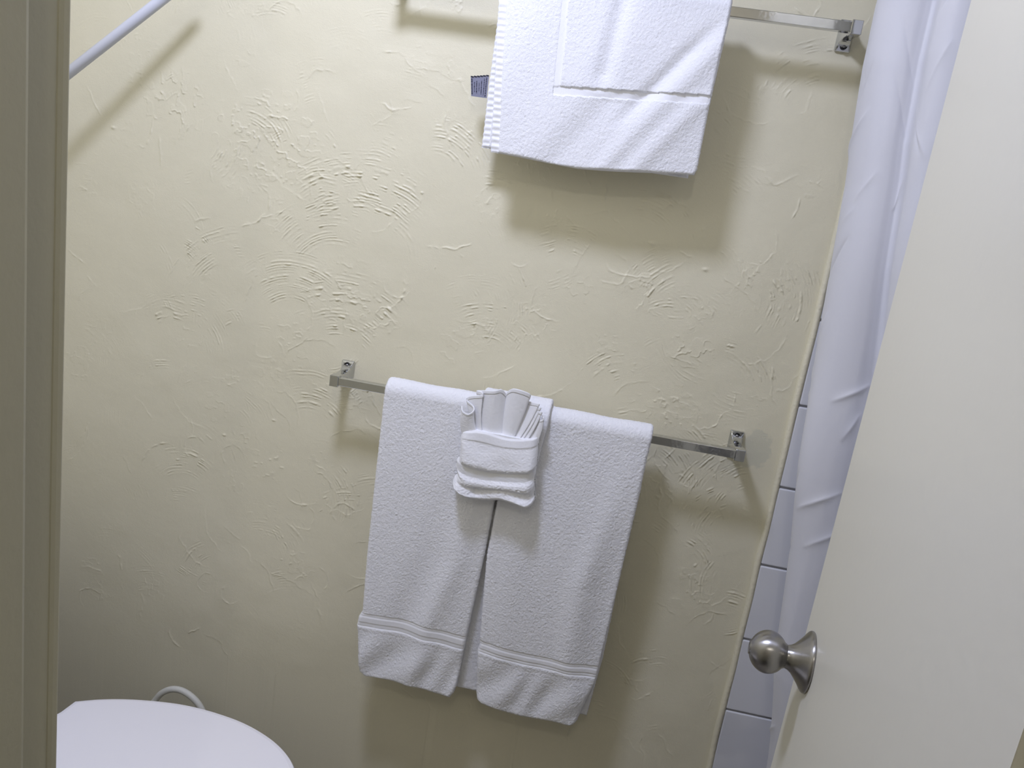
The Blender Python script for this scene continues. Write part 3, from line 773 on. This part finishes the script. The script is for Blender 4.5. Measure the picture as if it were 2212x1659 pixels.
# ---- washcloth pleated into a fan inside the pocket
def washcloth():
    root = empty('washcloth', (-0.155, -0.125, 1.0), 'white washcloth pleated into an open fan standing in the folded pocket', 'washcloth')
    # top edge of the cloth as it winds from pleat to pleat, with the point each line runs down to
    K = np.array([(-0.23, -0.123, 1.0542, -0.2181, -0.1194, 0.9971), (-0.2263, -0.129, 1.0475, -0.2194, -0.1215, 0.9978), (-0.2157, -0.132, 1.0446, -0.2063, -0.1225, 0.9981), (-0.2077, -0.129, 1.0518, -0.1935, -0.1215, 0.9977), (-0.2106, -0.123, 1.0587, -0.1906, -0.1194, 0.997), (-0.224, -0.117, 1.0653, -0.1909, -0.1173, 0.9964), (-0.2195, -0.116, 1.0724, -0.1893, -0.117, 0.9962), (-0.1969, -0.124, 1.081, -0.1857, -0.1198, 0.9971), (-0.1995, -0.122, 1.0857, -0.1842, -0.1191, 0.9969), (-0.2085, -0.116, 1.0851, -0.1836, -0.117, 0.9962), (-0.1938, -0.121, 1.089, -0.1761, -0.1187, 0.9968), (-0.1777, -0.125, 1.0924, -0.1679, -0.1201, 0.9972), (-0.1662, -0.122, 1.0964, -0.1584, -0.1191, 0.9969), (-0.1591, -0.116, 1.0902, -0.153, -0.117, 0.9962), (-0.1563, -0.113, 1.0843, -0.1515, -0.1159, 0.9958), (-0.1546, -0.117, 1.0929, -0.1497, -0.1173, 0.9963), (-0.1463, -0.123, 1.1014, -0.1439, -0.1194, 0.997), (-0.1319, -0.126, 1.1021, -0.1406, -0.1204, 0.9973), (-0.115, -0.124, 1.0974, -0.1374, -0.1198, 0.9971), (-0.1172, -0.118, 1.0871, -0.1368, -0.1177, 0.9964), (-0.1144, -0.116, 1.0823, -0.1361, -0.117, 0.9961), (-0.098, -0.124, 1.0838, -0.131, -0.1198, 0.9971), (-0.0991, -0.122, 1.0794, -0.1303, -0.1191, 0.9968), (-0.1066, -0.117, 1.0735, -0.1297, -0.1173, 0.9962), (-0.0938, -0.125, 1.0779, -0.1254, -0.1201, 0.9972), (-0.0958, -0.122, 1.0735, -0.1247, -0.1191, 0.9968), (-0.1055, -0.118, 1.0674, -0.124, -0.1177, 0.9963), (-0.091, -0.126, 1.0707, -0.1182, -0.1204, 0.9973), (-0.0914, -0.124, 1.0668, -0.1174, -0.1198, 0.997), (-0.0958, -0.118, 1.0636, -0.1168, -0.1177, 0.9963), (-0.0932, -0.121, 1.0567, -0.1127, -0.1187, 0.9967), (-0.0888, -0.125, 1.0562, -0.107, -0.1201, 0.9971), (-0.0853, -0.126, 1.0596, -0.0958, -0.1204, 0.9972), (-0.0879, -0.122, 1.0637, -0.1007, -0.1191, 0.9968)])
    def catmull(K, m):
        out = []
        for i in range(len(K) - 1):
            p0 = K[max(i - 1, 0)]; p1 = K[i]; p2 = K[i + 1]; p3 = K[min(i + 2, len(K) - 1)]
            for t in np.arange(m) / m:
                out.append(0.5 * ((2 * p1) + (-p0 + p2) * t + (2 * p0 - 5 * p1 + 4 * p2 - p3) * t * t + (-p0 + 3 * p1 - 3 * p2 + p3) * t ** 3))
        return np.array(out + [K[-1]])
    E = catmull(K, 9)
    na, nr = len(E), 60
    rr = np.linspace(0, 1, nr)[:, None]
    T = E[:, :3][None]; B = E[:, 3:][None]
    P3 = B * (1 - rr)[..., None] + T * rr[..., None]
    Xr, Yr, Zr = P3[..., 0], P3[..., 1], P3[..., 2]
    # pleats on the right bow outwards a little, tops flare
    bow = np.sin(math.pi * rr)
    Xr = Xr + bow * np.clip((T[..., 0] + 0.135) / 0.05, -1, 1) * 0.004
    tn = np.random.default_rng(8).standard_normal(Xr.shape); tn = (tn + np.roll(tn, 1, 0) + np.roll(tn, 1, 1)) / 2
    Yr = Yr + tn * 0.00010
    V = np.stack([Xr, Yr, Zr], -1).reshape(-1, 3)
    I = np.arange(nr * na).reshape(nr, na)
    F = np.stack([I[:-1, :-1], I[:-1, 1:], I[1:, 1:], I[1:, :-1]], -1)
    hemrow = 55
    body = np_mesh('pleated_cloth', V[:(hemrow + 1) * na], F[:hemrow].reshape(-1, 4), M_weave, root)
    f2 = F[hemrow:].reshape(-1, 4)
    u, inv = np.unique(f2, return_inverse=True)
    hem = np_mesh('hem', V[u], inv.reshape(f2.shape), M_weave, root)
    for o, t in ((body, 0.0016), (hem, 0.0024)):
        md = o.modifiers.new('cloth_thickness', 'SOLIDIFY'); md.thickness = t; md.offset = 0
washcloth()

# ------------------------------------------------------------------ curtain
def curtain():
    root = empty('shower_curtain', (0.36, -0.25, 1.95), 'white fabric shower curtain bunched in soft folds between the tiled wall and the open door', 'shower curtain')
    nz, ns = 700, 420
    z = np.linspace(0.22, 1.945, nz)
    base = interp(z, [0.22, 0.495, 0.69, 0.776, 0.883, 1.028, 1.171, 1.308, 1.515, 1.61, 1.69, 1.78, 1.95], [0.455, 0.4188, 0.3884, 0.3794, 0.3664, 0.350, 0.3383, 0.330, 0.3177, 0.3088, 0.3014, 0.2979, 0.293])
    wid = interp(z, [0.22, 0.7, 1.1, 1.21, 1.4, 1.58, 1.77, 1.95], [0.85, 0.95, 1.0, 1.0, 0.80, 0.72, 0.78, 0.8])
    # plan of the folds: (offset from the left silhouette, y), a round roll first, then a second fold nearer the door
    pl = np.array([(.110, -.035), (.070, -.045), (.035, -.065), (.010, -.095), (.000, -.140), (.010, -.172), (.030, -.190), (.050, -.197), (.066, -.196), (.076, -.196),
                   (.080, -.206), (.074, -.232), (.066, -.262), (.076, -.290), (.105, -.305), (.140, -.312), (.175, -.310), (.200, -.318), (.195, -.345), (.185, -.370), (.205, -.395), (.25, -.405)])
    def smooth(P, n):
        out = []
        for i in range(len(P) - 1):
            p0 = P[max(i - 1, 0)]; p1 = P[i]; p2 = P[i + 1]; p3 = P[min(i + 2, len(P) - 1)]
            for t in np.arange(20) / 20:
                out.append(0.5 * ((2 * p1) + (-p0 + p2) * t + (2 * p0 - 5 * p1 + 4 * p2 - p3) * t * t + (-p0 + 3 * p1 - 3 * p2 + p3) * t ** 3))
        out = np.array(out + [P[-1]]); L = np.concatenate([[0], np.cumsum(np.hypot(*np.diff(out, axis=0).T))])
        t = np.linspace(0, L[-1], n)
        return np.stack([np.interp(t, L, out[:, 0]), np.interp(t, L, out[:, 1])], -1), t
    Q, tq = smooth(pl, ns)
    tx = np.gradient(Q[:, 0]); ty = np.gradient(Q[:, 1]); ll = np.hypot(tx, ty); nx_, ny_ = ty / ll, -tx / ll
    Zz = z[:, None] + 0 * Q[:, 0][None]
    X = base[:, None] + wid[:, None] * Q[:, 0][None]; Y = Q[:, 1][None] + 0 * Zz
    # slack, and sharp slanting creases
    d = vnoise((nz, ns), (70, 40), 51) * 0.0022
    Tq = tq[None] + 0 * Zz
    r_ = np.random.default_rng(19)
    for k in range(85):
        zc = r_.uniform(0.4, 1.93); tc = r_.uniform(0.05, tq[-1] - .05); an = r_.uniform(0.6, 1.25) * (1 if r_.random() < .75 else -1); Ln = r_.uniform(.025, .06)
        dz_ = Zz - zc; dt_ = Tq - tc
        al = dt_ * math.cos(an) + dz_ * math.sin(an); ac = -dt_ * math.sin(an) + dz_ * math.cos(an)
        h = r_.uniform(.0012, .0040) * (1 if k % 2 else -1)
        d = d + h * np.exp(-np.abs(ac) / 0.0045) * np.clip(1 - (al / Ln) ** 2, 0, 1)
    X = X + nx_[None] * d; Y = Y + ny_[None] * d
    V = np.stack([X, Y, Zz], -1).reshape(-1, 3)
    I = np.arange(nz * ns).reshape(nz, ns)
    F = np.stack([I[:-1, :-1], I[:-1, 1:], I[1:, 1:], I[1:, :-1]], -1).reshape(-1, 4)
    np_mesh('curtain_cloth', V, F, M_curtain, root)
    for k in range(4):
        y = -0.09 - 0.09 * k
        bm = bmesh.new()
        pts = [(0.36 + 0.021 * math.cos(t), y, 1.962 + 0.034 * math.sin(t)) for t in np.linspace(0, 2 * math.pi, 25)]
        tube(bm, pts, 0.0016, 8); bm_obj('ring', bm, M_chrome, root, True)
    bm = bmesh.new(); tube(bm, [(0.36, 0.0, 1.98), (0.36, YF, 1.98)], 0.0125, 20)
    rod = bm_obj('curtain_rod', bm, M_chrome, None, True)
    tag(rod, 'chrome rod above the frame that carries the white shower curtain', 'curtain rod')
curtain()

# ------------------------------------------------------------------ toilet
def egg(cx, cy, L0, L1, hw, n=72, back=None, p=2.0):
    """outline of a toilet seat: rounded front toward +x, squarer back"""
    pts = []
    for i in range(n):
        a = 2 * math.pi * i / n
        c, s_ = math.cos(a), math.sin(a)
        e = 2 / (2.0 if c > 0 else 2.7)
        x = (L1 if c > 0 else L0) * math.copysign(abs(c) ** e, c); y = hw * math.copysign(abs(s_) ** e, s_)
        pts.append((cx + x, cy + y))
    return pts

def toilet():
    cy = -0.418
    root = empty('toilet', (-0.75, cy, 0), 'white toilet with its lid closed, beside the textured wall behind the door frame', 'toilet')
    # lid: half outline from the hinge end to the rounded front, with cut corners at the back
    half = [(-0.846, 0.075), (-0.838, 0.100), (-0.834, 0.133), (-0.800, 0.152), (-0.76, 0.168), (-0.715, 0.180), (-0.665, 0.1885), (-0.62, 0.190), (-0.575, 0.1865), (-0.53, 0.1785), (-0.485, 0.163), (-0.445, 0.142), (-0.412, 0.115), (-0.388, 0.082), (-0.374, 0.042), (-0.370, 0.0)]
    fine = half[:3]
    for i in range(3, len(half)):
        p0, p1, p2 = half[max(i - 2, 2)], half[i - 1], half[i]
        p3 = half[i + 1] if i + 1 < len(half) else (half[i - 1][0], -half[i - 1][1])
        for k in range(1, 7):
            t = k / 6
            fine.append(tuple(0.5 * (2 * p1[j] + (p2[j] - p0[j]) * t + (2 * p0[j] - 5 * p1[j] + 4 * p2[j] - p3[j]) * t * t + (3 * p1[j] - p0[j] - 3 * p2[j] + p3[j]) * t ** 3) for j in (0, 1)))
    half = fine
    full = half + [(x, -y) for x, y in half[-2::-1]]
    def ring(sc, z, inset=0.0):
        cx = -0.62
        out = []
        for x, y in full:
            l = math.hypot(x - cx, y)
            f = (l - inset) / l
            out.append((cx + (x - cx) * f, cy + y * f, z))
        return out
    bm = bmesh.new()
    loft(bm, [ring(1, 0.405, 0.006), ring(1, 0.407, 0.001), ring(1, 0.416, 0.0), ring(1, 0.4205, 0.003), ring(1, 0.4225, 0.010), ring(1, 0.4235, 0.05), ring(1, 0.4240, 0.12)])
    bm_obj('lid', bm, M_seat, root, False)
    bm = bmesh.new()
    R0 = [ring(1, 0.387, 0.004), ring(1, 0.385, 0.0), ring(1, 0.399, 0.0), ring(1, 0.403, 0.006)]
    loft(bm, R0); bm_obj('seat', bm, M_seat, root, False)
    bm = bmesh.new()
    rings = []
    for z, ins, sh in ((0.0, 0.085, -0.03), (0.02, 0.080, -0.03), (0.05, 0.095, -0.03), (0.15, 0.10, -0.03), (0.24, 0.075, -0.02), (0.31, 0.035, -0.01), (0.36, 0.008, 0), (0.378, 0.002, 0), (0.385, 0.006, 0)):
        rings.append([(x + sh, y, zz) for x, y, zz in ring(1, z, ins)])
    loft(bm, rings); bm_obj('bowl', bm, M_porc, root, True)
    for sy in (-1, 1):
        box('hinge', -0.862, -0.836, cy + sy * 0.075 - 0.018, cy + sy * 0.075 + 0.018, 0.384, 0.416, M_seat, root, 0.004)
    bm = bmesh.new(); add_box(bm, -1.142, -0.955, cy - 0.19, cy + 0.19, 0.385, 0.72, 0.02, 3); add_box(bm, -1.00, -0.80, cy - 0.10, cy + 0.10, 0.30, 0.385, 0.012, 2)
    tank = bm_obj('tank', bm, M_porc, root)
    box('tank_lid', -1.147, -0.945, cy - 0.197, cy + 0.197, 0.72, 0.755, M_porc, root, 0.01)
    bm = bmesh.new(); tube(bm, [(-0.945, cy - 0.14, 0.66), (-0.93, cy - 0.14, 0.66), (-0.928, cy - 0.10, 0.658), (-0.928, cy - 0.06, 0.652)], 0.006, 10)
    bm_obj('flush_lever', bm, M_chrome, root, True)
toilet()

def supply():
    root = empty('supply_hose', (-0.690, 0, 0.15), 'pale flexible water supply hose arching against the wall behind the toilet lid', 'hose')
    bm = bmesh.new()
    ctrl = [(-0.690, -0.045, 0.165), (-0.692, -0.045, 0.205), (-0.700, -0.042, 0.245), (-0.715, -0.040, 0.272), (-0.737, -0.038, 0.289), (-0.762, -0.036, 0.296), (-0.785, -0.036, 0.292), (-0.806, -0.036, 0.276), (-0.822, -0.038, 0.250), (-0.84, -0.06, 0.222), (-0.88, -0.11, 0.21), (-0.94, -0.19, 0.235), (-0.99, -0.26, 0.30), (-1.01, -0.29, 0.378)]
    pts = []
    for i in range(len(ctrl) - 1):
        p0 = Vector(ctrl[max(i - 1, 0)]); p1 = Vector(ctrl[i]); p2 = Vector(ctrl[i + 1]); p3 = Vector(ctrl[min(i + 2, len(ctrl) - 1)])
        for k in range(6):
            t = k / 6
            pts.append(0.5 * ((2 * p1) + (-p0 + p2) * t + (2 * p0 - 5 * p1 + 4 * p2 - p3) * t * t + (-p0 + 3 * p1 - 3 * p2 + p3) * t ** 3))
    pts.append(Vector(ctrl[-1]))
    tube(bm, pts, 0.0068, 14); bm_obj('hose', bm, M_hose, root, True)
    bm = bmesh.new(); tube(bm, [(-0.690, 0.0, 0.15), (-0.690, -0.06, 0.15)], 0.009, 16); tube(bm, [(-0.690, -0.045, 0.15), (-0.690, -0.045, 0.168)], 0.008, 16)
    lathe(bm, [(0, 0), (0.026, 0), (0.026, 0.003), (0.012, 0.008), (0, 0.008)], (-0.690, 0, 0.15), (0, -1, 0), 24)
    bm_obj('valve', bm, M_chrome, root, True)
supply()

# ------------------------------------------------------------------ diagonal tube at the upper left
def diagonal():
    a = Vector((-0.785, -0.077, 1.706)); b = Vector((-0.934, -0.111, 1.560)); d = (b - a).normalized()
    t = (XL - a.x) / d.x
    e = a + d * t
    root = empty('wall_rod', e, 'white painted diagonal tube rising from behind the door frame at the upper left', 'rod')
    bm = bmesh.new(); tube(bm, [a - d * 0.002, a, a + d * 0.002, e], [0.006, 0.0085, 0.0088, 0.0088], 24)
    bm_obj('tube', bm, M_rod, root, True)
    bm = bmesh.new(); lathe(bm, [(0, 0), (0.028, 0), (0.028, 0.003), (0.02, 0.008), (0.011, 0.012), (0, 0.012)], e, (1, 0, 0), 28)
    bm_obj('flange', bm, M_rod, root, True)
diagonal()

# ------------------------------------------------------------------ ceiling light the bulb sits in
def ceiling_light():
    root = empty('ceiling_light', (LAMP[0], LAMP[1], ZC), 'round ceiling light fixture above the toilet side of the bathroom', 'ceiling light')
    bm = bmesh.new(); lathe(bm, [(0, 0), (0.075, 0), (0.075, 0.012), (0.03, 0.02), (0.022, 0.05), (0, 0.05)], (LAMP[0], LAMP[1], ZC), (0, 0, -1), 32)
    bm_obj('base', bm, M_ceil, root, True)
ceiling_light()
